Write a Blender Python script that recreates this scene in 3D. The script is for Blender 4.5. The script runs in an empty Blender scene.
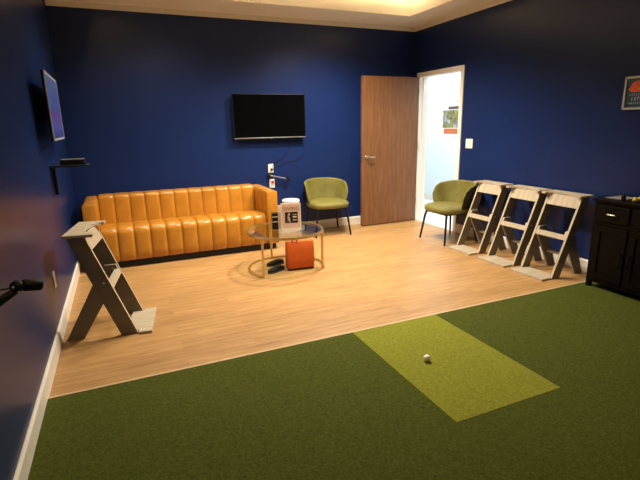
import bpy, bmesh, math, random
from mathutils import Vector, Matrix
random.seed(7)
S = bpy.context.scene
COL = S.collection
PI = math.pi

# ------------------------------------------------------------------ room numbers (metres)
W = 4.524            # room width, left wall x=0, back wall y=0
CEIL = 2.715         # underside of the perimeter soffit
FRONT = -7.6         # wall behind the camera
TURF_Y = -3.185      # where wood meets turf
TURF_T = 0.012

# ------------------------------------------------------------------ node helpers
def new_mat(name):
    m = bpy.data.materials.new(name); m.use_nodes = True
    nt = m.node_tree; b = nt.nodes['Principled BSDF']
    return m, nt, b
def N(nt, kind, **kw):
    n = nt.nodes.new(kind)
    for k, v in kw.items(): setattr(n, k, v)
    return n
def coords(nt, scale=(1, 1, 1), rot=(0, 0, 0), kind='Object'):
    tc = N(nt, 'ShaderNodeTexCoord'); mp = N(nt, 'ShaderNodeMapping')
    mp.inputs['Scale'].default_value = scale; mp.inputs['Rotation'].default_value = rot
    nt.links.new(tc.outputs[kind], mp.inputs['Vector'])
    return mp.outputs['Vector']
def noise(nt, vec, scale, detail=4, rough=.5):
    n = N(nt, 'ShaderNodeTexNoise'); n.inputs['Scale'].default_value = scale
    n.inputs['Detail'].default_value = detail; n.inputs['Roughness'].default_value = rough
    nt.links.new(vec, n.inputs['Vector']); return n.outputs['Fac']
def ramp(nt, fac, stops):
    r = N(nt, 'ShaderNodeValToRGB'); e = r.color_ramp.elements
    while len(e) < len(stops): e.new(0.5)
    for el, (p, c) in zip(e, stops): el.position = p; el.color = (*c, 1)
    nt.links.new(fac, r.inputs['Fac']); return r.outputs['Color']
def bump(nt, b, height, strength, dist=.01):
    n = N(nt, 'ShaderNodeBump'); n.inputs['Strength'].default_value = strength
    n.inputs['Distance'].default_value = dist
    nt.links.new(height, n.inputs['Height']); nt.links.new(n.outputs['Normal'], b.inputs['Normal'])
def mat(name, col, rough=.5, metal=0, var=.08, scale=20, bmp=0, spec=.5, coat=0, sheen=0, nscale=(1, 1, 1)):
    """principled surface with a little procedural colour variation and grain"""
    m, nt, b = new_mat(name)
    v = coords(nt, nscale); f = noise(nt, v, scale)
    lo = tuple(max(0, c * (1 - var)) for c in col); hi = tuple(min(1, c * (1 + var)) for c in col)
    nt.links.new(ramp(nt, f, [(.3, lo), (.7, hi)]), b.inputs['Base Color'])
    b.inputs['Roughness'].default_value = rough; b.inputs['Metallic'].default_value = metal
    b.inputs['Specular IOR Level'].default_value = spec
    b.inputs['Coat Weight'].default_value = coat
    if sheen:
        b.inputs['Sheen Weight'].default_value = sheen; b.inputs['Sheen Roughness'].default_value = .4
        b.inputs['Sheen Tint'].default_value = (*[min(1, c * 2.2) for c in col], 1)
    if bmp: bump(nt, b, noise(nt, v, scale * 8, 3), bmp, .004)
    return m

def wood_floor():
    m, nt, b = new_mat('oak_planks')
    v = coords(nt)
    br = N(nt, 'ShaderNodeTexBrick'); br.offset = .37; br.inputs['Scale'].default_value = 1
    br.inputs['Brick Width'].default_value = 1.22; br.inputs['Row Height'].default_value = .145
    br.inputs['Mortar Size'].default_value = .0016; br.inputs['Mortar Smooth'].default_value = .3
    br.inputs['Color1'].default_value = (.35, .35, .35, 1); br.inputs['Color2'].default_value = (.65, .65, .65, 1)
    br.inputs['Mortar'].default_value = (.2, .2, .2, 1)
    nt.links.new(v, br.inputs['Vector'])
    g = N(nt, 'ShaderNodeMapping'); g.inputs['Scale'].default_value = (1.3, 17, 1)
    off = N(nt, 'ShaderNodeVectorMath', operation='MULTIPLY_ADD')
    nt.links.new(br.outputs['Color'], off.inputs[0]); off.inputs[1].default_value = (9, 3, 0)
    nt.links.new(v, off.inputs[2]); nt.links.new(off.outputs[0], g.inputs['Vector'])
    gr = noise(nt, g.outputs['Vector'], 1.7, 8, .68)
    gcol = ramp(nt, gr, [(.25, (.25, .125, .042)), (.5, (.42, .235, .086)), (.75, (.56, .345, .142))])
    mx = N(nt, 'ShaderNodeMix', data_type='RGBA', blend_type='OVERLAY'); mx.inputs['Factor'].default_value = .22
    nt.links.new(gcol, mx.inputs['A']); nt.links.new(br.outputs['Color'], mx.inputs['B'])
    nt.links.new(mx.outputs['Result'], b.inputs['Base Color'])
    b.inputs['Roughness'].default_value = .42
    bump(nt, b, br.outputs['Fac'], -.15, .002)
    return m
def turf(name, dark, mid, light):
    m, nt, b = new_mat(name)
    v = coords(nt)
    a = noise(nt, v, 170, 3, .7); c = noise(nt, v, 60, 6, .8)
    mx = N(nt, 'ShaderNodeMath', operation='ADD'); nt.links.new(a, mx.inputs[0]); nt.links.new(c, mx.inputs[1])
    hf = N(nt, 'ShaderNodeMath', operation='MULTIPLY'); nt.links.new(mx.outputs[0], hf.inputs[0]); hf.inputs[1].default_value = .5
    nt.links.new(ramp(nt, hf.outputs[0], [(.36, dark), (.5, mid), (.66, light)]), b.inputs['Base Color'])
    b.inputs['Roughness'].default_value = .95; b.inputs['Specular IOR Level'].default_value = .1
    bump(nt, b, hf.outputs[0], .8, .012)
    return m
def door_wood():
    m, nt, b = new_mat('door_veneer')
    v = coords(nt, (9, 9, .8)); f = noise(nt, v, 3, 8, .65)
    v2 = coords(nt, (60, 60, 2)); f2 = noise(nt, v2, 3, 3)
    mx = N(nt, 'ShaderNodeMix'); mx.inputs['Factor'].default_value = .3
    nt.links.new(f, mx.inputs['A']); nt.links.new(f2, mx.inputs['B'])
    nt.links.new(ramp(nt, mx.outputs['Result'], [(.3, (.13, .055, .021)), (.5, (.20, .089, .036)), (.7, (.28, .135, .058))]), b.inputs['Base Color'])
    b.inputs['Roughness'].default_value = .38
    return m
def leather():
    m, nt, b = new_mat('tan_leather')
    v = coords(nt); f = noise(nt, v, 7, 5, .6)
    nt.links.new(ramp(nt, f, [(.3, (.40, .165, .016)), (.7, (.54, .235, .028))]), b.inputs['Base Color'])
    b.inputs['Roughness'].default_value = .28
    vo = N(nt, 'ShaderNodeTexVoronoi'); vo.inputs['Scale'].default_value = 220
    nt.links.new(v, vo.inputs['Vector']); bump(nt, b, vo.outputs['Distance'], .12, .002)
    return m
def glass_mat(name, tint=(.9, .95, .93)):
    m, nt, b = new_mat(name)
    nt.nodes.remove(b); out = nt.nodes['Material Output']
    tr = N(nt, 'ShaderNodeBsdfTransparent'); tr.inputs['Color'].default_value = (*tint, 1)
    gl = N(nt, 'ShaderNodeBsdfGlossy'); gl.inputs['Roughness'].default_value = .03
    lw = N(nt, 'ShaderNodeLayerWeight'); lw.inputs['Blend'].default_value = .5
    pw = N(nt, 'ShaderNodeMath', operation='POWER'); nt.links.new(lw.outputs['Facing'], pw.inputs[0]); pw.inputs[1].default_value = 5
    fr = N(nt, 'ShaderNodeMath', operation='MULTIPLY_ADD'); nt.links.new(pw.outputs[0], fr.inputs[0]); fr.inputs[1].default_value = .92; fr.inputs[2].default_value = .06
    mx = N(nt, 'ShaderNodeMixShader')
    nt.links.new(fr.outputs[0], mx.inputs[0]); nt.links.new(tr.outputs[0], mx.inputs[1]); nt.links.new(gl.outputs[0], mx.inputs[2])
    nt.links.new(mx.outputs[0], out.inputs['Surface']); return m
def emit(name, col, strength):
    m, nt, b = new_mat(name)
    b.inputs['Base Color'].default_value = (0, 0, 0, 1)
    b.inputs['Emission Color'].default_value = (*col, 1); b.inputs['Emission Strength'].default_value = strength
    return m

def screen_mat():
    """lit launch screen: pale grey-blue page with a violet lower part"""
    m, nt, b = new_mat('lit_screen')
    tc = N(nt, 'ShaderNodeTexCoord'); sp = N(nt, 'ShaderNodeSeparateXYZ'); nt.links.new(tc.outputs['Generated'], sp.inputs[0])
    f = ramp(nt, sp.outputs['Z'], [(0, (.05, .09, .35)), (.2, (.16, .16, .60)), (.38, (.22, .10, .45)), (.5, (.10, .16, .52)), (1, (.16, .24, .50))])
    v = coords(nt, (1, 4, 10)); n = noise(nt, v, 3, 2)
    mx = N(nt, 'ShaderNodeMix', data_type='RGBA', blend_type='MULTIPLY'); mx.inputs['Factor'].default_value = .6
    nt.links.new(f, mx.inputs['A']); nt.links.new(ramp(nt, n, [(.4, (.3, .3, .4)), (.6, (1, 1, 1))]), mx.inputs['B'])
    b.inputs['Base Color'].default_value = (.01, .01, .01, 1); b.inputs['Roughness'].default_value = .3
    nt.links.new(mx.outputs['Result'], b.inputs['Emission Color']); b.inputs['Emission Strength'].default_value = .36
    return m
def collage_mat():
    m, nt, b = new_mat('garden_photo_print')
    v = coords(nt); vo = N(nt, 'ShaderNodeTexVoronoi'); vo.inputs['Scale'].default_value = 22
    nt.links.new(v, vo.inputs['Vector'])
    sp = N(nt, 'ShaderNodeSeparateColor'); nt.links.new(vo.outputs['Color'], sp.inputs[0])
    nt.links.new(ramp(nt, sp.outputs[0], [(0, (.07, .045, .03)), (.25, (.17, .17, .025)), (.5, (.26, .26, .06)), (.75, (.15, .12, .15)), (1, (.45, .45, .40))]), b.inputs['Base Color'])
    b.inputs['Roughness'].default_value = .6
    return m

NAVY = mat('navy_paint', (.0088, .0235, .108), .32, var=.05, scale=3, bmp=.03, spec=.3)
WHITE = mat('white_paint', (.80, .77, .70), .45, var=.03)
CEILM = mat('ceiling_paint', (.92, .89, .83), .8, var=.02, scale=4)
HALLW = mat('hall_wall_paint', (.80, .86, .88), .6, var=.02, scale=3)
HALLF = mat('hall_tile', (.82, .82, .80), .4, var=.04, scale=3)
FLOOR = wood_floor()
TURFM = turf('green_turf', (.030, .038, .0045), (.068, .083, .012), (.125, .142, .029))
MATM = turf('lime_turf', (.13, .145, .012), (.215, .226, .026), (.33, .34, .055))
DOORM = door_wood()
TAN = leather()
BLACK = mat('black_plastic', (.007, .007, .0075), .5, var=.1, spec=.3)
DARKM = mat('black_steel', (.015, .014, .013), .45, metal=.6, var=.1)
BWOOD = mat('espresso_wood', (.0035, .002, .0015), .5, var=.25, scale=6, spec=.1, nscale=(1, 1, 8))
CHROME = mat('satin_nickel', (.72, .69, .64), .28, metal=1, var=.03)
BRASS = mat('brushed_brass', (.70, .55, .29), .3, metal=1, var=.05)
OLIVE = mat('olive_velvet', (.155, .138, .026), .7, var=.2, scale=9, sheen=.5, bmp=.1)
SHADED_BACK = mat('shaded_back_fabric', (.028, .025, .010), .8, var=.15, scale=9, bmp=.1)  # outside of the chair backs, their shade painted into the colour
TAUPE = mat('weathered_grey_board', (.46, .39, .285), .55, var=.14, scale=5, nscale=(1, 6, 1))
SHADED_FACE = mat('shaded_board_face', (.16, .132, .096), .55, var=.16, scale=5, nscale=(1, 6, 1))  # darker board tone standing in for shade on the leg sides
GLASS = glass_mat('clear_glass')
SCREENB = mat('dark_screen', (.002, .002, .0025), .12, var=.05, spec=.2)
SILVER = mat('grey_bezel', (.20, .20, .20), .35, metal=.6, var=.05)
PLATE = mat('white_wallplate', (.82, .80, .76), .35, var=.02)
ORANGE = mat('orange_fabric', (.66, .115, .012), .6, var=.08, scale=14, bmp=.08)
PAPER = mat('cream_card', (.80, .68, .56), .6, var=.03)
PRINTD = mat('dark_photo_print', (.012, .010, .013), .4, var=.5, scale=40)
SKIN = mat('figure_print', (.55, .33, .22), .5, var=.3, scale=40)
INK = mat('brown_ink', (.10, .05, .03), .6, var=.05)
CERAM = mat('white_ceramic', (.85, .85, .83), .3, var=.02)
BALLM = mat('white_ball', (.86, .85, .80), .3, var=.02)
RUBBER = mat('shoe_black', (.006, .006, .006), .55, var=.1, spec=.25)
SOLE = mat('grey_sole', (.06, .058, .055), .6, var=.1)

# ------------------------------------------------------------------ mesh helpers
def box(bm, x0, x1, y0, y1, z0, z1, bev=0, seg=2):
    r = bmesh.ops.create_cube(bm, size=1)
    for v in r['verts']:
        v.co = Vector(((x0 + x1) / 2 + v.co.x * (x1 - x0), (y0 + y1) / 2 + v.co.y * (y1 - y0), (z0 + z1) / 2 + v.co.z * (z1 - z0)))
    if bev:
        es = list({e for v in r['verts'] for e in v.link_edges})
        bmesh.ops.bevel(bm, geom=es, offset=bev, segments=seg, profile=.5, affect='EDGES')
def prism(bm, poly, fn, t0, t1, bev=0):
    """poly of 2d points; fn(a,b,t) -> 3d point; extruded t0..t1"""
    A = [bm.verts.new(fn(a, b, t0)) for a, b in poly]; B = [bm.verts.new(fn(a, b, t1)) for a, b in poly]
    fs = [bm.faces.new(A), bm.faces.new(B[::-1])]
    n = len(poly)
    for i in range(n): fs.append(bm.faces.new((A[i], B[i], B[(i + 1) % n], A[(i + 1) % n])))
    bmesh.ops.recalc_face_normals(bm, faces=fs)
    if bev:
        es = list({e for f in fs for e in f.edges})
        bmesh.ops.bevel(bm, geom=es, offset=bev, segments=2, profile=.5, affect='EDGES')
def tube(bm, pts, r, n=10, cap=True):
    pts = [Vector(p) for p in pts]; rings = []
    rr = r if isinstance(r, (list, tuple)) else [r] * len(pts)
    ref = None
    for i, p in enumerate(pts):
        d = (pts[min(i + 1, len(pts) - 1)] - pts[max(i - 1, 0)]).normalized()
        if ref is None: ref = d.orthogonal().normalized()
        ref = (ref - d * ref.dot(d)).normalized(); o = d.cross(ref)
        rings.append([bm.verts.new(p + (ref * math.cos(2 * PI * k / n) + o * math.sin(2 * PI * k / n)) * rr[i]) for k in range(n)])
    for a, b in zip(rings, rings[1:]):
        for k in range(n): bm.faces.new((a[k], a[(k + 1) % n], b[(k + 1) % n], b[k]))
    if cap: bm.faces.new(rings[0][::-1]); bm.faces.new(rings[-1])
def lathe(bm, prof, n=40, c=(0, 0, 0)):
    rings = []
    for r, z in prof:
        rings.append([bm.verts.new((c[0] + r * math.cos(2 * PI * k / n), c[1] + r * math.sin(2 * PI * k / n), c[2] + z)) for k in range(n)])
    for a, b in zip(rings, rings[1:]):
        for k in range(n): bm.faces.new((a[k], a[(k + 1) % n], b[(k + 1) % n], b[k]))
    bm.faces.new(rings[0][::-1]); bm.faces.new(rings[-1])
def obj(name, bm, m, parent=None, smooth=False, loc=None):
    bmesh.ops.recalc_face_normals(bm, faces=bm.faces)
    me = bpy.data.meshes.new(name); bm.to_mesh(me); bm.free()
    me.materials.append(m)
    if smooth:
        for p in me.polygons: p.use_smooth = True
        me.set_sharp_from_angle(angle=math.radians(smooth if smooth > 1 else 40))
    o = bpy.data.objects.new(name, me); COL.objects.link(o)
    if parent: o.parent = parent
    if loc: o.location = loc
    return o
def tag(o, label, cat, group=None):
    o['label'] = label; o['category'] = cat
    if group: o['group'] = group
    return o
def thing(name, label, cat, loc=(0, 0, 0), rotz=0, group=None):
    o = bpy.data.objects.new(name, None); COL.objects.link(o)
    o.empty_display_size = .1; o.location = loc; o.rotation_euler = (0, 0, rotz)
    return tag(o, label, cat, group)
def struct(name, bm, m, parent=None, smooth=False):
    o = obj(name, bm, m, parent, smooth); o['kind'] = 'structure'; return o
def dup(root, loc, rotz, label):
    r = root.copy(); COL.objects.link(r); r.location = loc; r.rotation_euler = (0, 0, rotz); r['label'] = label
    for ch in list(root.children):
        c = ch.copy(); COL.objects.link(c); c.parent = r
        for g in list(ch.children):
            d = g.copy(); COL.objects.link(d); d.parent = c
    return r
def B(*a, **k):
    bm = bmesh.new(); box(bm, *a, **k); return bm
def text_mesh(name, s, size, m, parent, mtx, extrude=.0006):
    cu = bpy.data.curves.new(name, 'FONT'); cu.body = s; cu.size = size; cu.align_x = 'CENTER'; cu.align_y = 'CENTER'; cu.extrude = extrude
    t = bpy.data.objects.new(name, cu); COL.objects.link(t)
    dg = bpy.context.evaluated_depsgraph_get(); me = bpy.data.meshes.new_from_object(t.evaluated_get(dg))
    bpy.data.objects.remove(t); me.transform(mtx); me.materials.clear(); me.materials.append(m)
    o = bpy.data.objects.new(name, me); COL.objects.link(o); o.parent = parent
    return o

# ------------------------------------------------------------------ the setting
T = .12
struct('floor', B(0, W, FRONT, 0, -.1, 0), FLOOR)
struct('wall_back', B(-T, W + T, 0, T, -.1, 3.05), NAVY)
struct('wall_left', B(-T, 0, FRONT, 0, -.1, 3.05), NAVY)
struct('wall_front', B(-T, W + T, FRONT - T, FRONT, -.1, 3.05), NAVY)
DY0, DY1, DZ = -.150, -1.035, 2.055          # doorway in the right wall
bm = bmesh.new()
poly = [(0, -.1), (0, 3.05), (FRONT, 3.05), (FRONT, -.1), (DY1, -.1), (DY1, DZ), (DY0, DZ), (DY0, -.1)]
prism(bm, poly, lambda a, b, t: (t, a, b), W, W + T)
struct('wall_right', bm, NAVY)
# ceiling: soffit ring around a raised tray
TX0, TX1, TY0, TY1, TZ = .46, 4.06, -.57, -6.9, 2.93
bm = bmesh.new()
box(bm, 0, W, TY0, 0, CEIL, 3.05); box(bm, 0, W, FRONT, TY1, CEIL, 3.05)
box(bm, 0, TX0, TY1, TY0, CEIL, 3.05); box(bm, TX1, W, TY1, TY0, CEIL, 3.05)
box(bm, TX0, TX1, TY1, TY0, TZ, 3.05)
struct('ceiling', bm, CEILM)
# pale strip where wall meets ceiling
struct('trim_1', B(0, W, -.012, 0, CEIL - .055, CEIL), WHITE)
struct('trim_2', B(W - .012, W, FRONT, -.012, CEIL - .055, CEIL), WHITE)
struct('trim_3', B(0, .012, FRONT, -.012, CEIL - .055, CEIL), NAVY)
BH, BT = .118, .014
def base(name, fn, a0, a1):
    bm = bmesh.new()
    prism(bm, [(0, 0), (BT, 0), (BT, BH - .012), (BT * .4, BH), (0, BH)], fn, a0, a1)
    struct(name, bm, WHITE)
base('baseboard_back', lambda a, b, t: (t, -a, b), 0, W)
base('baseboard_left', lambda a, b, t: (a, t, b), FRONT, -BT)
base('baseboard_right', lambda a, b, t: (W - a, t, b), FRONT, DY1 - .05)
base('baseboard_corner', lambda a, b, t: (W - a, t, b), DY0 + .045, -BT)
# edge strip between wood and turf
bm = bmesh.new()
prism(bm, [(0, 0), (.03, 0), (.026, .010), (.004, .012)], lambda a, b, t: (t, TURF_Y + a, b), BT, W - BT)
struct('trim_4', bm, mat('edge_strip_oak', (.55, .40, .24), .4))
# door frame
bm = bmesh.new()
cw, ct = .045, .015
for xx0, xx1 in ((W - ct, W), (W + T, W + T + ct)):
    prism(bm, [(DY0 + cw, 0), (DY0 + cw, DZ + cw), (DY1 - cw, DZ + cw), (DY1 - cw, 0), (DY1, 0), (DY1, DZ), (DY0, DZ), (DY0, 0)], lambda a, b, t: (t, a, b), xx0, xx1)
box(bm, W - ct, W + T + ct, DY0 - .016, DY0, 0, DZ); box(bm, W - ct, W + T + ct, DY1, DY1 + .016, 0, DZ)
box(bm, W - ct, W + T + ct, DY1, DY0, DZ - .016, DZ)
box(bm, W + .05, W + .065, DY0 - .03, DY0 - .016, 0, DZ - .016); box(bm, W + .05, W + .065, DY1 + .016, DY1 + .03, 0, DZ - .016)
struct('trim_5', bm, mat('door_frame_white', (.88, .87, .84), .4, var=.02))
# open door leaf
hx, hy, ang = 4.486, -.187, .0198
d = struct('door_1', B(-.91, 0, 0, .042, .012, 2.04, bev=.002), DOORM)
d.location = (hx, hy, 0); d.rotation_euler = (0, 0, ang)
hd = thing('door_handle', '', '', (-.839, 0, .978)); del hd['label'], hd['category']; hd.parent = d
bm = bmesh.new(); lathe(bm, [(.031, 0), (.031, .006), (.026, .012), (.013, .014), (.012, .045)], 28)
bmesh.ops.rotate(bm, verts=bm.verts, matrix=Matrix.Rotation(PI / 2, 3, 'X'))
obj('rose', bm, CHROME, hd, 40)
bm = bmesh.new(); tube(bm, [(-.004, -.045, 0), (.012, -.050, 0), (.05, -.052, -.001), (.105, -.048, -.004)], [.011, .011, .0095, .008], 12)
obj('lever', bm, CHROME, hd, 40)
obj('latch_plate', B(-.073, -.068, .006, .034, -.05, .05), CHROME, hd)
for z in (.25, 1.05, 1.8):
    bm = bmesh.new(); tube(bm, [(.006, -.006, z), (.006, -.006, z + .1)], .007, 10)
    obj('hinge', bm, CHROME, d, 40)
# hallway beyond the doorway
HX0, HX1, HY0, HY1, HC = W + T, 5.85, -2.2, 3.2, 2.6
struct('floor_hall', B(W, HX1, HY0, HY1, -.1, -.002), HALLF)
struct('wall_hall_far', B(HX1, HX1 + .1, HY0, HY1, -.1, HC), HALLW)
struct('wall_hall_left', B(HX0, HX1, HY1, HY1 + .1, -.1, HC), HALLW)
struct('wall_hall_right', B(HX0, HX1, HY0 - .1, HY0, -.1, HC), HALLW)
struct('wall_hall_near', B(HX0 - .01, HX0 + .005, T, HY1, -.1, HC), HALLW)
struct('ceiling_hall', B(HX0, HX1, HY0, HY1, HC, HC + .1), CEILM)
bm = bmesh.new(); box(bm, HX1 - .012, HX1, HY0, HY1, 0, .1); struct('baseboard_hall', bm, WHITE)

# ------------------------------------------------------------------ turf and ball
bm = bmesh.new()
SX0, SX1, SY0, SY1 = 1.868, 2.582, TURF_Y, -4.278
x0, x1, y0, y1 = BT, W - BT, TURF_Y, FRONT + .01
for a in ((x0, SX0, y1, y0), (SX1, x1, y1, y0), (SX0, SX1, y1, SY1)):
    box(bm, *a, .0005, TURF_T)
bmesh.ops.remove_doubles(bm, verts=bm.verts, dist=1e-5)
tag(obj('turf', bm, TURFM), 'dark green artificial turf covering the front half of the floor', 'artificial turf')
g = .003
tag(obj('hitting_mat', B(SX0 + g, SX1 - g, SY1 + g, SY0, .0005, TURF_T + .0005), MATM), 'yellow-green rectangular hitting mat set into the dark turf', 'golf mat')
bm = bmesh.new(); bmesh.ops.create_icosphere(bm, subdivisions=4, radius=.0214)
def dimple():
    m, nt, b = new_mat('dimpled_white'); v = coords(nt); vo = N(nt, 'ShaderNodeTexVoronoi'); vo.inputs['Scale'].default_value = 260
    nt.links.new(v, vo.inputs['Vector']); bump(nt, b, vo.outputs['Distance'], .5, .002)
    nt.links.new(ramp(nt, noise(nt, v, 20), [(.3, (.84, .83, .80)), (.7, (.9, .89, .86))]), b.inputs['Base Color']); b.inputs['Roughness'].default_value = .3
    return m
tag(obj('golf_ball', bm, dimple(), None, 80, (2.098, -3.731, TURF_T + .0215)), 'white golf ball lying on the yellow-green mat', 'golf ball')

# ------------------------------------------------------------------ sofa
def channel(name, m, parent, profile, closed_axis, t0, t1, n, depth, per=12):
    """extrude a closed 2d profile along an axis with upholstered channels; profile: list of (a,b,amount)"""
    bm = bmesh.new(); P = [Vector((a, b)) for a, b, _ in profile]; amt = [k for *_, k in profile]; L = len(P); rings = []
    area = sum(P[i].x * P[(i + 1) % L].y - P[(i + 1) % L].x * P[i].y for i in range(L)); sg = 1 if area > 0 else -1
    nor = []
    for i in range(L):
        e = (P[(i + 1) % L] - P[i - 1]).normalized(); nor.append(Vector((e.y, -e.x)) * sg)
    for c in range(n):
        for j in range(per + (1 if c == n - 1 else 0)):
            s = j / per; q = abs(2 * s - 1); dsp = -depth * (.35 * q ** 2 + .65 * q ** 9)
            t = t0 + (t1 - t0) * (c + s) / n
            ring = []
            for i in range(L):
                p = P[i] + nor[i] * dsp * amt[i]
                ring.append(bm.verts.new((t, p.x, p.y) if closed_axis == 'x' else (p.x, t, p.y)))
            rings.append(ring)
    for a, b in zip(rings, rings[1:]):
        for k in range(L): bm.faces.new((a[k], a[(k + 1) % L], b[(k + 1) % L], b[k]))
    bm.faces.new(rings[0][::-1]); bm.faces.new(rings[-1])
    return obj(name, bm, m, parent, 55)
def arc(cx, cy, r, a0, a1, n, k):
    return [(cx + r * math.cos(math.radians(a0 + (a1 - a0) * i / n)), cy + r * math.sin(math.radians(a0 + (a1 - a0) * i / n)), k) for i in range(n + 1)]
sofa = thing('sofa', 'tan orange leather channel-tufted sofa against the blue back wall', 'sofa', (1.13, -.42, 0))
sx, sy = 1.13, -.42
def rel(pr): return pr
IX0, IX1 = .245, 2.02                      # between the arms
prof = [(-.24, .12, 0), (-.24, .395, .3), (-.32, .405, 1), (-.45, .425, 1), (-.58, .437, 1)] + arc(-.672, .352, .088, 75, 180, 7, 1) + [(-.768, .26, 1), (-.772, .16, 1), (-.765, .085, 1), (-.745, .072, .3), (-.5, .072, 0)]
def shift(pr, dx): return [(a - dx, b, k) for a, b, k in pr]
channel('seat', TAN, sofa, shift(prof, sy), 'x', IX0 - sx, IX1 - sx, 11, .020)
prof = [(-.06, .10, 0), (-.235, .10, 0), (-.275, .36, .6), (-.272, .45, 1), (-.258, .58, 1)] + arc(-.205, .668, .045, 180, 75, 5, 1) + [(-.14, .716, .8)] + arc(-.09, .683, .03, 80, 0, 3, .3)
channel('backrest', TAN, sofa, shift(prof, sy), 'x', IX0 - sx, IX1 - sx, 11, .017)
for s, xa, xb in ((-1, .115, .25), (1, 2.15, 2.015)):      # outer, inner
    k = 1 if xb > xa else -1
    prof = [(xa, .072, 0), (xa, .3, 0)] + [(xa + k * .03 - k * .03 * math.cos(math.radians(t)), .665 + .03 * math.sin(math.radians(t)), .2) for t in (0, 30, 60, 90)] \
        + [(xb - k * .035 + k * .035 * math.sin(math.radians(t)), .665 + .035 * math.cos(math.radians(t)), 1) for t in (0, 30, 60, 90)] + [(xb, .52, 1), (xb, .36, 1), (xb, .072, 1)]
    a = channel('arm', TAN, sofa, shift(prof, sx), 'y', -.765 - sy, -.055 - sy, 4, .010)
    bm = bmesh.new(); box(bm, min(xa, xb) - sx + .004, max(xa, xb) - sx - .004, -.782 - sy, -.764 - sy, .072, .69, bev=.008)
    obj('arm_front', bm, TAN, sofa, 40)
obj('base', B(.14 - sx, 2.12 - sx, -.745 - sy, -.10 - sy, .012, .074), BLACK, sofa)
for x in (.2, 2.06):
    for y in (-.68, -.13):
        bm = bmesh.new(); lathe(bm, [(.018, 0), (.024, .014)], 16, (x - sx, y - sy, 0)); obj('foot', bm, BLACK, sofa, 40)

# ------------------------------------------------------------------ olive chairs (built facing -y, centre at origin)
def rim_z(u):
    q = max(0, (abs(u) - .80) / .20)
    return .715 - .055 * abs(u) ** 2 - .12 * (1 - math.sqrt(max(0, 1 - q * q)))
def make_chair(label):
    t = thing('lounge_chair', label, 'chair', group='olive velvet chairs')
    # seat cushion: rounded superellipse slab
    bm = bmesh.new(); n = 44
    def se(a, rx, ry, e=2.9):
        c, s = math.cos(a), math.sin(a)
        return rx * abs(c) ** (2 / e) * (1 if c >= 0 else -1), ry * abs(s) ** (2 / e) * (1 if s >= 0 else -1)
    rings = []
    for sc, z in ((.86, .365), (.96, .370), (1, .392), (1, .412), (.965, .432), (.86, .445), (.6, .450), (.3, .452)):
        rings.append([bm.verts.new((*[c * 1 for c in se(2 * PI * k / n, .265 * sc, .255 * sc)], z)) for k in range(n)])
    for r in rings:
        for v in r: v.co.y -= .01
    for a, b in zip(rings, rings[1:]):
        for k in range(n): bm.faces.new((a[k], a[(k + 1) % n], b[(k + 1) % n], b[k]))
    bm.faces.new(rings[0][::-1]); bm.faces.new(rings[-1])
    obj('seat', bm, OLIVE, t, 50)
    # barrel back, wraps the rear half of the seat, flares outwards with height
    bm = bmesh.new(); NA, NZ = 36, 10; inner, outer = [], []
    for i in range(NA + 1):
        u = -1 + 2 * i / NA; a = PI / 2 + u * math.radians(95)
        top = rim_z(u)
        bot = .385
        ci, co = [], []
        for j in range(NZ + 1):
            h = j / NZ; z = bot + (top - bot) * h
            fl = .050 * h ** 1.3 + .012 * math.sin(PI * h)
            rx, ry = .228 + fl * 1.15, .236 + fl * .9
            th = .040 * (1 - .35 * h ** 3) * (1 - .3 * max(0, (abs(u) - .9) / .1))
            x, y = se(a, 1, 1, 2.35)
            ci.append(bm.verts.new((x * (rx - th / 2), y * (ry - th / 2), z)))
            co.append(bm.verts.new((x * (rx + th / 2), y * (ry + th / 2), z)))
        inner.append(ci); outer.append(co)
    for i in range(NA):
        for j in range(NZ):
            bm.faces.new((inner[i][j], inner[i + 1][j], inner[i + 1][j + 1], inner[i][j + 1]))
            bm.faces.new((outer[i][j], outer[i][j + 1], outer[i + 1][j + 1], outer[i + 1][j]))
        bm.faces.new((inner[i][NZ], inner[i + 1][NZ], outer[i + 1][NZ], outer[i][NZ]))
        bm.faces.new((inner[i][0], outer[i][0], outer[i + 1][0], inner[i + 1][0]))
    outer_set = {v for c_ in outer for v in c_}
    for i in (0, NA):
        for j in range(NZ): bm.faces.new((inner[i][j], inner[i][j + 1], outer[i][j + 1], outer[i][j]))
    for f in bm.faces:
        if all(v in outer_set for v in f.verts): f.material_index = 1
    ob = obj('backrest', bm, OLIVE, t, 80); ob.data.materials.append(SHADED_BACK)
    bv = ob.modifiers.new('round', 'BEVEL'); bv.width = .009; bv.segments = 3; bv.limit_method = 'ANGLE'; bv.angle_limit = math.radians(55)
    # piping along the rim
    bm = bmesh.new()
    pts = []
    for i in range(NA + 1):
        u = -1 + 2 * i / NA; a = PI / 2 + u * math.radians(95)
        top = rim_z(u)
        x, y = se(a, 1, 1, 2.35); pts.append((x * .2855, y * .281, top - .002))
    tube(bm, pts, .0065, 8); obj('piping', bm, OLIVE, t, 80)
    fr = bmesh.new(); box(fr, -.2, .2, -.2, .18, .350, .366); obj('seat_frame', fr, DARKM, t)
    for sx_, sy_ in ((-1, -1), (1, -1), (-1, 1), (1, 1)):
        bm = bmesh.new(); tube(bm, [(.19 * sx_, .185 * sy_, .36), (.205 * sx_, .2 * sy_, .30), (.243 * sx_, .237 * sy_, .006), (.244 * sx_, .238 * sy_, 0)], [.0145, .014, .0115, .010], 10)
        obj('leg', bm, DARKM, t, 50)
    return t
c1 = make_chair('olive velvet barrel chair between the sofa and the open door')
c1.location = (2.995, -.30, 0); c1.rotation_euler = (0, 0, math.radians(-4.5))
c2 = dup(c1, (4.165, -1.35, 0), math.radians(-90), 'olive velvet barrel chair standing by the doorway next to the folding racks')

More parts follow.
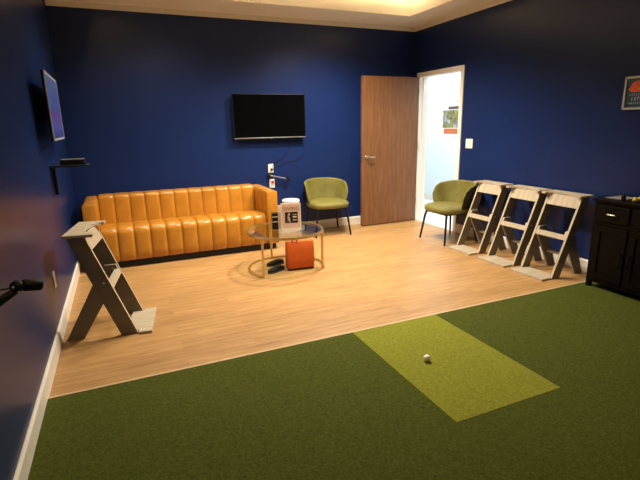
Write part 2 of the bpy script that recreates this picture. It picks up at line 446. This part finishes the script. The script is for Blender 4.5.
# ------------------------------------------------------------------ A-frame racks; local x points away from the wall, y along it
def shade_broad_faces(o):
    """broad faces get a brown with shade painted in, the cut edges stay pale"""
    o.data.materials.append(SHADED_FACE)
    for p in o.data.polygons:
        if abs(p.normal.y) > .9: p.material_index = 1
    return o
def make_rack(label, wl, wt, wf, u0=.31, u1=.535, ub=-.025):
    t = thing('bag_stand', label, 'stand', group='grey A-frame stands')
    th = .022; hl = wl / 2; bw = .10 if wl < .405 else .112; fs = (u0 - .025) / .735
    xz = lambda a, b, q: (a, q, b)
    for s in (-1, 1):
        q0, q1 = sorted((s * hl, s * (hl - th)))
        bm = bmesh.new(); prism(bm, [(.125 - bw, .735), (.125, .735), (u0 + .10, .0), (u0 + .10 - bw, .0)], xz, q0, q1, .0015); shade_broad_faces(obj('front_leg', bm, TAUPE, t))
        q0, q1 = sorted((s * (hl - th - .001), s * (hl - 2 * th - .001)))
        bm = bmesh.new(); prism(bm, [(.15, .425), (.125 + (.735 - .425) * fs - .006, .425), (.125 + (.735 - .36) * fs - .006, .36), (ub + bw, 0), (ub, 0)], xz, q0, q1, .0015); shade_broad_faces(obj('rear_leg', bm, TAUPE, t))
        bm = bmesh.new(); tube(bm, [(.205, s * (hl + .004), .40), (.205, s * (hl - .05), .40)], .008, 10); obj('pivot_bolt', bm, CHROME, t, 40)
    ht = wt / 2
    nt_ = [(.185 - .085 * math.cos(math.radians(k)), .165 * wt / .42 * math.sin(math.radians(k))) for k in (90, 75, 60, 45, 30, 15, 0, -15, -30, -45, -60, -75, -90)]
    bm = bmesh.new(); prism(bm, [(.185, -ht), (0, -ht), (0, ht), (.185, ht)] + nt_, lambda a, b, q: (a, b, q), .735, .755, .0015); obj('top_plate', bm, TAUPE, t)
    hf = wf / 2; i = hl - th - .001
    bm = bmesh.new(); prism(bm, [(u1, -hf), (u1, hf), (u0 + .105, hf), (u0 + .105, i), (u0 + .02, i), (u0 + .02, -i), (u0 + .105, -i), (u0 + .105, -hf)], lambda a, b, q: (a, b, q), 0, .02, .0015); obj('foot_plate', bm, TAUPE, t)
    # panel under the top, in the plane of the front legs
    sl = (u0 - .025) / .735
    def lp(z): return .125 + (.735 - z) * sl
    bm = bmesh.new(); prism(bm, [(lp(.733) - .02, .733), (lp(.733) - .002, .733), (lp(.635) - .002, .635), (lp(.635) - .02, .635)], xz, -i, i, .001); obj('apron', bm, TAUPE, t)
    bm = bmesh.new(); prism(bm, [(lp(.39) - .03, .39), (lp(.39) - .002, .39), (lp(.35) - .002, .35), (lp(.35) - .03, .35)], xz, -i, i, .001); obj('crossbar', bm, TAUPE, t)
    j = i - th - .001
    bm = bmesh.new(); uc = ub + .05 + (.21 - ub - .05) * .4; box(bm, uc - .015, uc + .015, -i + th + .001, i - th - .001, .150, .172); obj('rear_crossbar', bm, TAUPE, t)
    return t
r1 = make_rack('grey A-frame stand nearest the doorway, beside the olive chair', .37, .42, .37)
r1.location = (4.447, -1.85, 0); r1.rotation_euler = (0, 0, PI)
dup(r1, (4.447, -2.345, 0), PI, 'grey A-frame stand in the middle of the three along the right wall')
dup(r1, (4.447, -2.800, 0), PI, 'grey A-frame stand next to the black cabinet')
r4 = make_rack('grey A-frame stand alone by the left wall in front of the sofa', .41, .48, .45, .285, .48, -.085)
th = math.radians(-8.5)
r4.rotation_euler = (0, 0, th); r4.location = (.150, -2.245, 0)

# ------------------------------------------------------------------ television on the back wall
tv = thing('television', 'black flat television switched off on the blue back wall', 'television', (2.325, 0, 1.54))
obj('casing', B(-.475, .475, -.085, -.055, -.268, .268, bev=.004), BLACK, tv)
obj('screen', B(-.468, .468, -.0862, -.0848, -.255, .262), SCREENB, tv)
obj('bezel', B(-.475, .475, -.088, -.080, -.272, -.258, bev=.002), SILVER, tv)
obj('logo', B(-.022, .022, -.0895, -.087, -.274, -.268), CHROME, tv)
bm = bmesh.new(); box(bm, -.2, .2, -.055, -.03, -.16, .16, bev=.004); box(bm, -.15, .15, -.03, -.001, -.12, .12); obj('wall_bracket', bm, BLACK, tv)

# ------------------------------------------------------------------ outlets, rod and cables
def outlet(label, loc, rotz, plugs):
    t = thing('wall_outlet', label, 'outlet', loc, rotz, 'white wall outlets')
    obj('cover_plate', B(-.036, .036, -.006, 0, -.058, .058, bev=.003), PLATE, t)
    for z in (-.021, .021):
        bm = bmesh.new(); box(bm, -.017, .017, -.0075, -.005, z - .014, z + .014, bev=.002); obj('socket', bm, PLATE, t)
    for x, z, m in plugs:
        obj('plug', B(x - .013, x + .013, -.035, -.0076, z - .015, z + .015, bev=.004), m, t)
    return t
REDP = mat('red_plug', (.5, .03, .02), .4)
outlet('upper white outlet on the back wall beside the sofa', (2.326, 0, .880), 0, [(.004, -.012, BLACK)])
outlet('lower white outlet on the back wall just above the sofa arm', (2.334, 0, .683), 0, [(.004, .018, REDP)])
outlet('white outlet low on the left wall behind the lone stand', (0, -2.25, .405), PI / 2, [])
rod = thing('wall_rod', 'thin dark rod sticking out from the wall between two outlets', 'rod', (2.30, 0, .79))
obj('mount', B(-.03, .03, -.04, 0, -.02, .02, bev=.004), BLACK, rod)
bm = bmesh.new(); tube(bm, [(0, -.045, 0), (.235, -.06, -.055)], .009, 10); obj('bar', bm, SILVER, rod, 40)
bm = bmesh.new(); tube(bm, [(.215, -.0575, -.028), (.25, -.062, -.062), (.262, -.062, -.078)], [.016, .019, .012], 12); obj('tip', bm, BLACK, rod, 40)
def cable(label, pts, r=.0028):
    bm = bmesh.new(); P = [Vector(p) for p in pts]; out = []
    for i in range(len(P) - 1):
        a, b, c, d = P[max(i - 1, 0)], P[i], P[i + 1], P[min(i + 2, len(P) - 1)]
        for k in range(8):
            t = k / 8; out.append(.5 * ((2 * b) + (c - a) * t + (2 * a - 5 * b + 4 * c - d) * t * t + (3 * b - a - 3 * c + d) * t ** 3))
    out.append(P[-1]); tube(bm, out, r, 8)
    return tag(obj('cable', bm, BLACK, None, 60), label, 'cable', 'television cables')
cable('black cable sagging from the television down to the upper outlet', [(2.58, -.03, 1.27), (2.60, -.006, 1.16), (2.54, -.006, 1.05), (2.44, -.006, .98), (2.36, -.012, .93), (2.330, -.03, .870)])
cable('black cable looping widest below the right end of the television', [(2.74, -.03, 1.27), (2.80, -.006, 1.14), (2.78, -.006, 1.02), (2.66, -.006, .965), (2.52, -.006, .945), (2.39, -.02, .905), (2.338, -.038, .868)])

# switch on the right wall
t = thing('light_switch', 'white double light switch on the right wall beside the doorway', 'light switch', (W, -1.235, 1.16), -PI / 2)
obj('cover_plate', B(-.062, .062, -.006, 0, -.058, .058, bev=.003), PLATE, t)
for x in (-.024, .024): obj('rocker', B(x - .015, x + .015, -.010, -.005, -.033, .033, bev=.002), PLATE, t)

# ------------------------------------------------------------------ round glass table
TC = (1.975, -1.515); R = .382; TH = .405
t = thing('coffee_table', 'round glass coffee table with brass frame in front of the sofa', 'table', (*TC, 0))
bm = bmesh.new(); lathe(bm, [(R - .012, TH - .010), (R - .012, TH - .001)], 64); obj('glass_top', bm, GLASS, t, 40)
bm = bmesh.new(); n = 72
def ring(bm, r0, r1, z0, z1, a0, a1, n, close):
    q = []
    for k in range(n + (0 if close else 1)):
        a = a0 + (a1 - a0) * k / n; c, s = math.cos(a), math.sin(a)
        q.append([bm.verts.new((r * c, r * s, z)) for r, z in ((r0, z0), (r1, z0), (r1, z1), (r0, z1))])
    m = len(q)
    for k in range(m if close else m - 1):
        a, b = q[k], q[(k + 1) % m]
        for i in range(4): bm.faces.new((a[i], a[(i + 1) % 4], b[(i + 1) % 4], b[i]))
    if not close: bm.faces.new(q[0]); bm.faces.new(q[-1][::-1])
ring(bm, R - .011, R + .006, TH - .022, TH + .001, 0, 2 * PI, 96, True); obj('rim', bm, BRASS, t, 40)
aL, aR, aB = math.radians(-145), math.radians(-31), math.radians(96)
bm = bmesh.new(); ring(bm, R - .012, R + .012, 0, .016, aR, aL + 2 * PI, 72, False); obj('base_ring', bm, BRASS, t, 40)
for a in (aL, aR, aB):
    bm = bmesh.new(); tube(bm, [(R * math.cos(a) * .985, R * math.sin(a) * .985, .012), (R * math.cos(a) * .985, R * math.sin(a) * .985, TH - .02)], .0125, 14); obj('leg', bm, BRASS, t, 40)

# things on the table
def card(name, label, cat, loc, rotz, w, h, lean, mtl, deco):
    t = thing(name, label, cat, loc, rotz)
    return t
ct = thing('tabletop_sign', 'cream picture sign reading SWING standing on the glass table', 'sign', (2.013, -1.60, TH + .0012), math.radians(-14))
bm = bmesh.new(); box(bm, -.1, .1, -.004, .004, 0, .272, bev=.001); bmesh.ops.rotate(bm, verts=bm.verts, matrix=Matrix.Rotation(math.radians(-5), 3, 'X')); obj('card', bm, PAPER, ct)
Rm = Matrix.Rotation(math.radians(-5), 4, 'X')
def flat(name, m, x0, x1, z0, z1, par=None, off=.0048):
    bm = B(x0, x1, -off - .0004, -off + .0004, z0, z1); bm.transform(Rm); return obj(name, bm, m, par or ct)
flat('face', mat('peach_print', (.72, .46, .34), .6, var=.05), -.09, .09, .028, .262, None, .0044)
pic = flat('picture', PRINTD, -.06, .068, .075, .185)
bm = bmesh.new(); prism(bm, [(-.046, .078), (-.03, .1), (-.036, .13), (-.03, .165), (-.022, .178), (-.01, .176), (-.008, .16), (-.018, .14), (-.008, .118), (-.004, .08), (-.018, .08), (-.024, .1)], lambda a, b, q: (a, q, b), -.0060, -.0053); bm.transform(Rm); obj('figure', bm, SKIN, pic)
for z0, z1 in ((.10, .108), (.128, .142), (.155, .16)): flat('print_line', PAPER, .018, .056, z0, z1, pic, .0056)
text_mesh('lettering', 'SWING', .052, INK, ct, Rm @ Matrix.Translation((.004, -.0048, .215)) @ Matrix.Rotation(PI / 2, 4, 'X'))
bm = bmesh.new(); prism(bm, [(.004, .004), (.016, .004), (.024, .2), (.018, .2)], lambda a, b, q: (q, a, b), -.03, .03); 
bm.transform(Matrix.Identity(4)); bm.free()
bm = bmesh.new(); prism(bm, [(.023, .19), (.027, .19), (.098, .001), (.092, .001)], lambda a, b, q: (q, a, b), -.03, .03); obj('easel_leg', bm, PAPER, ct)
t = thing('tabletop_card', 'plain cream card standing behind the left edge of the SWING sign', 'card', (1.985, -1.545, TH + .0012), math.radians(-14))
bm = bmesh.new(); box(bm, -.085, -.034, -.003, .003, 0, .250, bev=.001); box(bm, -.085, -.034, -.012, .02, 0, .004); obj('card', bm, PAPER, t)
cn = thing('canister', 'round white lidded canister behind the table sign', 'canister', (2.085, -1.405, TH + .001))
bm = bmesh.new(); lathe(bm, [(.08, 0), (.085, .01), (.085, .25)], 40); obj('body', bm, CERAM, cn, 40)
bm = bmesh.new(); lathe(bm, [(.086, .25), (.09, .254), (.09, .272), (.082, .279), (.05, .281)], 40); obj('lid', bm, CERAM, cn, 40)
bx_ = thing('carton', 'small black box with pale stripes left of the table sign', 'box', (1.905, -1.46, TH + .001), math.radians(-8))
obj('body', B(-.045, .045, -.03, .03, 0, .165, bev=.002), BLACK, bx_)
for z in (.075, .125): obj('stripe', B(-.0455, .0455, -.0306, -.0296, z, z + .008), PAPER, bx_)
bm = bmesh.new(); tube(bm, [(0, 0, .0055), (.012, -.10, .0055), (.0165, -.135, .0055), (.0175, -.145, .0055)], [.0052, .0052, .0048, .001], 10)
tag(obj('pen', bm, BLACK, None, 40, (2.215, -1.40, TH + .0012)), 'dark pen lying on the right side of the glass table', 'pen')

# orange bag on the floor
bg = thing('tote_bag', 'orange-red bag standing on the floor under the glass table', 'bag', (2.090, -1.61, 0), math.radians(-5))
bm = bmesh.new(); n = 40
rings = []
for z, wx, wy in ((.020, .134, .052), (.028, .140, .058), (.10, .145, .060), (.2, .144, .052), (.27, .143, .038), (.298, .143, .026)):
    rg = []
    for k in range(n):
        a = 2 * PI * k / n; c, s = math.cos(a), math.sin(a)
        x = wx * abs(c) ** .22 * (1 if c >= 0 else -1); y = wy * abs(s) ** .3 * (1 if s >= 0 else -1)
        rg.append(bm.verts.new((x, y, z + (-.012 * (x + .14) / .28 if z > .25 else 0))))
    rings.append(rg)
for a, b in zip(rings, rings[1:]):
    for k in range(n): bm.faces.new((a[k], a[(k + 1) % n], b[(k + 1) % n], b[k]))
bm.faces.new(rings[0][::-1]); bm.faces.new(rings[-1])
obj('body', bm, ORANGE, bg, 60)
obj('base', B(-.132, .132, -.050, .050, 0, .022, bev=.003), BLACK, bg)
bm = bmesh.new(); tube(bm, [(-.085, -.03, .285), (-.085, -.02, .32), (-.06, -.012, .333), (-.035, -.02, .32), (-.035, -.03, .283)], .006, 8); obj('handle', bm, BLACK, bg, 60)

# shoes
def make_shoe(label):
    t = thing('shoe', label, 'shoe', group='black shoes under the glass table')
    def slab(zs, sc):
        bm = bmesh.new(); n = 36; rings = []
        for z, k in zip(zs, sc):
            rg = []
            for i in range(n):
                a = 2 * PI * i / n; x = math.cos(a) * .105; y = math.sin(a)
                w = .040 + .008 * (x / .105) - .012 * math.exp(-((x + .01) / .04) ** 2)
                rg.append(bm.verts.new((x * k, y * w * k, z if not callable(z) else z(x))))
            rings.append(rg)
        for a, b in zip(rings, rings[1:]):
            for i in range(n): bm.faces.new((a[i], a[(i + 1) % n], b[(i + 1) % n], b[i]))
        bm.faces.new(rings[0][::-1]); bm.faces.new(rings[-1]); return bm
    obj('sole', slab([0, .012, .016], [.96, 1, .98]), SOLE, t, 50)
    obj('upper', slab([.016, .028, lambda x: .045 - .15 * max(0, x), lambda x: .055 - .22 * max(0, x + .01)], [.97, .96, .82, .55]), RUBBER, t, 60)
    return t
s1 = make_shoe('black shoe on the floor left of the orange bag, nearest'); s1.location = (1.835, -1.60, 0); s1.rotation_euler = (0, 0, math.radians(200))
dup(s1, (1.90, -1.38, 0), math.radians(190), 'black shoe on the floor behind the orange bag')

# ------------------------------------------------------------------ black cabinet
CX, CY0, CY1, CH = 4.15, -3.235, -3.86, .785
cb = thing('cabinet', 'black two-door cabinet with drawers standing on the turf at right', 'cabinet', (CX, (CY0 + CY1) / 2, TURF_T))
hw = (CY0 - CY1) / 2; dep = 4.49 - CX; Z0 = -TURF_T
# local frame: x into the cabinet, y along
bm = bmesh.new(); box(bm, .014, dep, -hw, hw, .06, CH - .022 + Z0); obj('body', bm, BWOOD, cb)
bm = bmesh.new(); box(bm, -.018, dep, -hw - .018, hw + .018, CH - .024 + Z0, CH + Z0, bev=.004); obj('top', bm, BWOOD, cb)
for x in (.02, dep - .03):
    for y in (-hw + .018, hw - .018): obj('leg', B(x - .018, x + .018, y - .017, y + .017, 0.0005, .06), BWOOD, cb)
bm = bmesh.new()
ys = (-hw, -hw + .03, -.012, .012, hw - .03, hw)
for i in (0, 2, 4): box(bm, 0, .0135, ys[i], ys[i + 1], .05, CH - .026 + Z0)
for z0, z1 in ((.05, .085), (.555, .585), (.725, CH - .026 + Z0)):
    for i in (1, 3): box(bm, .0005, .0135, ys[i], ys[i + 1], z0, z1)
obj('face_frame', bm, BWOOD, cb)
for s in (-1, 1):
    y0, y1 = sorted((s * .014, s * (hw - .032)))
    dr = obj('drawer', B(-.012, .013, y0, y1, .588, .722, bev=.003), BWOOD, cb)
    bm = bmesh.new(); yc = (y0 + y1) / 2
    tube(bm, [(-.012, yc - .036, .655), (-.032, yc - .034, .655), (-.034, yc - .03, .655), (-.034, yc + .03, .655), (-.032, yc + .034, .655), (-.012, yc + .036, .655)], .0055, 8); obj('drawer_handle', bm, CHROME, dr, 50)
    dm = bmesh.new(); box(dm, -.010, .013, y0, y0 + .045, .088, .552); box(dm, -.010, .013, y1 - .045, y1, .088, .552)
    box(dm, -.010, .013, y0 + .045, y1 - .045, .088, .14); box(dm, -.010, .013, y0 + .045, y1 - .045, .50, .552); box(dm, -.001, .012, y0 + .045, y1 - .045, .14, .50)
    do = obj('door', dm, BWOOD, cb)
    yk = s * .034
    bm = bmesh.new(); tube(bm, [(-.010, yk, .345), (-.03, yk, .343), (-.034, yk, .33), (-.034, yk, .26), (-.03, yk, .247), (-.010, yk, .245)], .0055, 8); obj('door_handle', bm, DARKM, do, 50)
    for z in (.345,):
        bm = bmesh.new(); tube(bm, [(-.012, yk, z), (-.038, yk, z)], .007, 10); obj('handle_cap', bm, DARKM, do, 40)
ZT = CH
GREYP = mat('grey_paper', (.30, .28, .27), .35, var=.06)
tag(obj('document', B(4.21, 4.40, -3.42, -3.27, ZT + .0005, ZT + .004, bev=.001), GREYP), 'grey flat folder lying on the far end of the black cabinet', 'folder')
bm = bmesh.new(); lathe(bm, [(.016, 0), (.017, .003), (.017, .042), (.010, .05), (.010, .058)], 20)
tag(obj('small_bottle', bm, BLACK, None, 40, (4.175, -3.445, ZT + .0005)), 'small black bottle on the front edge of the cabinet top', 'bottle')
YEL = mat('yellow_ball', (.50, .42, .03), .4, var=.05); PINK = mat('pale_pink_ball', (.62, .42, .50), .4, var=.05)
for lab, m, x, y in (('yellow ball nearest the edge on the black cabinet', YEL, 4.185, -3.53), ('yellow ball farther back on the black cabinet', YEL, 4.235, -3.535), ('pale pink ball beside the yellow ones on the cabinet', PINK, 4.19, -3.60)):
    bm = bmesh.new(); bmesh.ops.create_icosphere(bm, subdivisions=3, radius=.0213)
    tag(obj('practice_ball', bm, m, None, 80, (x, y, ZT + .0215)), lab, 'ball', 'balls on the cabinet')

# framed print on the right wall
fp = thing('framed_print', 'framed dark teal print with a red and orange emblem on right wall', 'picture', (W, -3.29, 1.63), -PI / 2)
FRM = mat('pewter_frame', (.50, .52, .56), .4, metal=.2, var=.06)
TEAL = mat('teal_print', (.022, .085, .15), .35, var=.3, scale=10)
RED = mat('emblem_red', (.75, .11, .04), .5, var=.1); AMB = mat('emblem_amber', (.75, .38, .05), .5, var=.1); PALE = mat('pale_ink', (.6, .66, .7), .5)
hw_, hh = .185, .134
bm = bmesh.new()
for a in ((-hw_, hw_, hh - .018, hh), (-hw_, hw_, -hh, -hh + .018), (-hw_, -hw_ + .018, -hh, hh), (hw_ - .018, hw_, -hh, hh)): box(bm, a[0], a[1], -.022, -.002, a[2], a[3], bev=.002)
obj('frame', bm, FRM, fp)
pr_ = obj('print', B(-hw_ + .01, hw_ - .01, -.012, -.001, -hh + .01, hh - .01), TEAL, fp)
def blob(name, m, pts, off):
    bm = bmesh.new(); prism(bm, [(a * 1.12 - .022, b) for a, b in pts], lambda a, b, q: (a, q, b), -off - .0008, -off); return obj(name, bm, m, pr_)
blob('emblem', RED, [(-.115, .03), (-.10, .055), (-.085, .085), (-.05, .098), (.03, .10), (.06, .085), (.075, .06), (.055, .028), (.02, .012), (-.05, .006), (-.09, .008)], .0121)
blob('emblem_stripe', AMB, [(-.055, .028), (-.02, .042), (.055, .040), (.05, .026), (0, .018)], .0130)
blob('emblem_stripe', TEAL, [(-.06, .058), (-.02, .07), (.06, .066), (.06, .060), (-.02, .06)], .0130)
for z, h, x0, n_, w in ((-.014, .016, -.135, 11, .013), (-.046, .026, -.115, 8, .019), (-.082, .012, -.14, 15, .011)):
    bm = bmesh.new(); x = x0
    for k in range(n_):
        ww = w * random.uniform(.55, 1.1)
        box(bm, x, x + w * .3, -.0129, -.0121, z - h / 2, z + h / 2)
        if k % 3: box(bm, x, x + ww, -.0129, -.0121, z + h / 2 - h * .22, z + h / 2)
        if k % 2: box(bm, x, x + ww, -.0129, -.0121, z - h / 2, z - h / 2 + h * .22)
        x += w + .004
    obj('lettering', bm, PALE, pr_)

# poster in the hallway
pp = thing('hanging_poster', 'white poster with a garden photograph on the hallway wall beyond the door', 'poster', (HX1, .62, 1.46), -PI / 2)
obj('sheet', B(-.40, .30, -.003, 0, -.34, .36), CERAM, pp)
obj('photo', B(-.36, .22, -.0045, -.003, -.135, .165), collage_mat(), pp)
obj('header_band', B(-.22, .22, -.0055, -.003, .175, .225), mat('plum_ink', (.09, .04, .05), .6), pp)
obj('orange_band', B(-.32, .20, -.0055, -.003, -.235, -.145), mat('coral_ink', (.60, .15, .045), .6), pp)
obj('title_line', B(-.07, .22, -.0045, -.003, .285, .310), mat('pale_coral_ink', (.62, .34, .27), .6), pp)
obj('caption_line', B(-.12, .16, -.0045, -.003, -.305, -.29), mat('pale_grey_ink', (.55, .6, .66), .6), pp)

# ------------------------------------------------------------------ left wall: monitor, shelf, device, conduit, jointed arm
mn = thing('mounted_monitor', 'lit blue and violet monitor on an arm high on the left wall', 'monitor', (.082, -1.485, 1.592), math.radians(.9))
obj('casing', B(-.006, .012, -.435, .435, -.245, .245, bev=.003), BLACK, mn)
bm = bmesh.new()
for a in ((-.435, .435, .228, .245), (-.435, .435, -.245, -.228), (-.435, -.418, -.245, .245), (.418, .435, -.245, .245)): box(bm, .010, .017, *a)
obj('bezel', bm, mat('pale_bezel', (.42, .45, .48), .4, var=.04), mn)
obj('screen', B(.010, .0145, -.418, .418, -.228, .228), screen_mat(), mn)
bm = bmesh.new(); box(bm, -.06, -.006, -.06, .06, -.06, .06); box(bm, -.0815, -.06, -.1, .1, -.1, .1); obj('arm', bm, BLACK, mn)
SHY0, SHY1, SHZ = -1.60, -1.42, 1.150
sh = thing('wall_shelf', 'small black shelf jutting from the left wall below the monitor', 'shelf', (0, -1.5, SHZ))
obj('board', B(0, .295, -.10, .08, -.012, 0, bev=.003), mat('dark_glass_shelf', (.03, .035, .04), .12, var=.05), sh)
bm = bmesh.new(); box(bm, 0, .014, -.05, .05, -.03, -.0125); box(bm, .014, .20, -.012, .012, -.022, -.0125); obj('bracket', bm, BLACK, sh)
dv = thing('media_player', 'flat black media box sitting on the small wall shelf', 'device', (.165, -1.5, SHZ + .0005))
obj('case', B(-.088, .088, -.06, .06, .002, .036, bev=.004), BLACK, dv); obj('lid', B(-.086, .086, -.058, .058, .036, .041, bev=.002), mat('olive_grey_lid', (.13, .14, .11), .5), dv)
tag(obj('cord_cover', B(0, .022, -1.44, -1.40, .90, 1.135, bev=.004), BLACK), 'black cable cover running down the left wall under the shelf', 'cable cover')
am = thing('mounted_bracket', 'black jointed bracket with a cylinder end on the left wall, nearest camera', 'bracket', (0, -3.99, .84))
A0 = Vector((0, -3.99, .84))
def L(p): return Vector(p) - A0
obj('wall_plate', B(.0005, .018, -.045, .045, -.07, .07, bev=.004), BLACK, am)
bm = bmesh.new(); tube(bm, [L((.015, -3.99, .835)), L((.06, -3.975, .838)), L((.105, -3.945, .860)), L((.128, -3.925, .868))], [.015, .017, .015, .011], 12); obj('lower_arm', bm, BLACK, am, 50)
bm = bmesh.new(); tube(bm, [L((.126, -3.93, .858)), L((.128, -3.926, .872)), L((.130, -3.925, .884)), L((.131, -3.925, .896)), L((.131, -3.925, .904))], [.010, .020, .024, .020, .010], 14); obj('joint', bm, BLACK, am, 50)
bm = bmesh.new(); tube(bm, [L((.138, -3.918, .884)), L((.146, -3.916, .882)), L((.150, -3.914, .881)), L((.198, -3.899, .871)), L((.203, -3.897, .870))], [.013, .020, .0225, .0225, .018], 18); obj('cylinder', bm, BLACK, am, 50)
bm = bmesh.new(); tube(bm, [L((.126, -3.93, .880)), L((.10, -3.95, .886)), L((.05, -3.975, .890)), L((.012, -3.99, .885))], .0035, 8); obj('wire', bm, BLACK, am, 60)
for p in ((.122, -3.945, .886), (.134, -3.938, .866)):
    bm = bmesh.new(); bmesh.ops.create_icosphere(bm, subdivisions=2, radius=.006, matrix=Matrix.Translation(L(p))); obj('screw', bm, CHROME, am, 60)

# ------------------------------------------------------------------ lights
def spot(name, loc, power, size=138, blend=.75, col=(1, .885, .71), r=.2, rot=(0, 0, 0)):
    l = bpy.data.lights.new(name, 'SPOT'); l.energy = power; l.color = col; l.spot_size = math.radians(size); l.spot_blend = blend; l.shadow_soft_size = r
    o = bpy.data.objects.new(name, l); COL.objects.link(o); o.location = loc; o.rotation_euler = rot; return o
def area(name, loc, power, sx, sy, col, rot=(0, 0, 0)):
    l = bpy.data.lights.new(name, 'AREA'); l.shape = 'RECTANGLE'; l.size = sx; l.size_y = sy; l.energy = power; l.color = col
    o = bpy.data.objects.new(name, l); COL.objects.link(o); o.location = loc; o.rotation_euler = rot; return o
spot('room_spot', (2.95, -1.15, 2.90), 470)
spot('room_spot', (1.10, -1.15, 2.90), 130)  # unseen fill spot, added to brighten the left part of the back wall
spot('room_spot', (2.25, -2.05, 2.90), 370)
area('hall_light', (5.3, .2, HC - .03), 44, .6, 3.0, (.93, 1, 1))
# LED tape along the top of the tray
bm = bmesh.new(); q = .05; zz = TZ - .012
box(bm, TX0 + q, TX1 - q, TY0 - q - .012, TY0 - q, zz, TZ - .001); box(bm, TX0 + q, TX1 - q, TY1 + q, TY1 + q + .012, zz, TZ - .001)
box(bm, TX0 + q, TX0 + q + .012, TY1 + q, TY0 - q - .013, zz, TZ - .001); box(bm, TX1 - q - .012, TX1 - q, TY1 + q, TY0 - q - .013, zz, TZ - .001)
tag(obj('led_strip', bm, emit('warm_led', (1, .70, .34), 15)), 'warm glowing light strip around the raised ceiling tray', 'light strip')

wd = bpy.data.worlds.new('World'); S.world = wd; wd.use_nodes = True
wd.node_tree.nodes['Background'].inputs[0].default_value = (.6, .7, 1, 1); wd.node_tree.nodes['Background'].inputs[1].default_value = 0.0

# ------------------------------------------------------------------ camera
yaw, pitch, roll = .4065, .2489, -.0201
fwd = Vector((math.sin(yaw) * math.cos(pitch), math.cos(yaw) * math.cos(pitch), -math.sin(pitch)))
rt = Vector((math.cos(yaw), -math.sin(yaw), 0)); up = rt.cross(fwd)
r_ = rt * math.cos(roll) + up * math.sin(roll); u_ = up * math.cos(roll) - rt * math.sin(roll)
cd = bpy.data.cameras.new('camera'); cd.sensor_width = 36; cd.lens = 454.12 / 640 * 36; cd.clip_start = .02
cam = bpy.data.objects.new('camera', cd); COL.objects.link(cam)
cam.matrix_world = Matrix(((r_.x, u_.x, -fwd.x, .5224), (r_.y, u_.y, -fwd.y, -5.778), (r_.z, u_.z, -fwd.z, 1.4256), (0, 0, 0, 1)))
S.camera = cam
S.view_settings.view_transform = 'Standard'; S.view_settings.look = 'None'; S.view_settings.gamma = 1
S.view_settings.use_curve_mapping = False
S.view_settings.exposure = 0.32
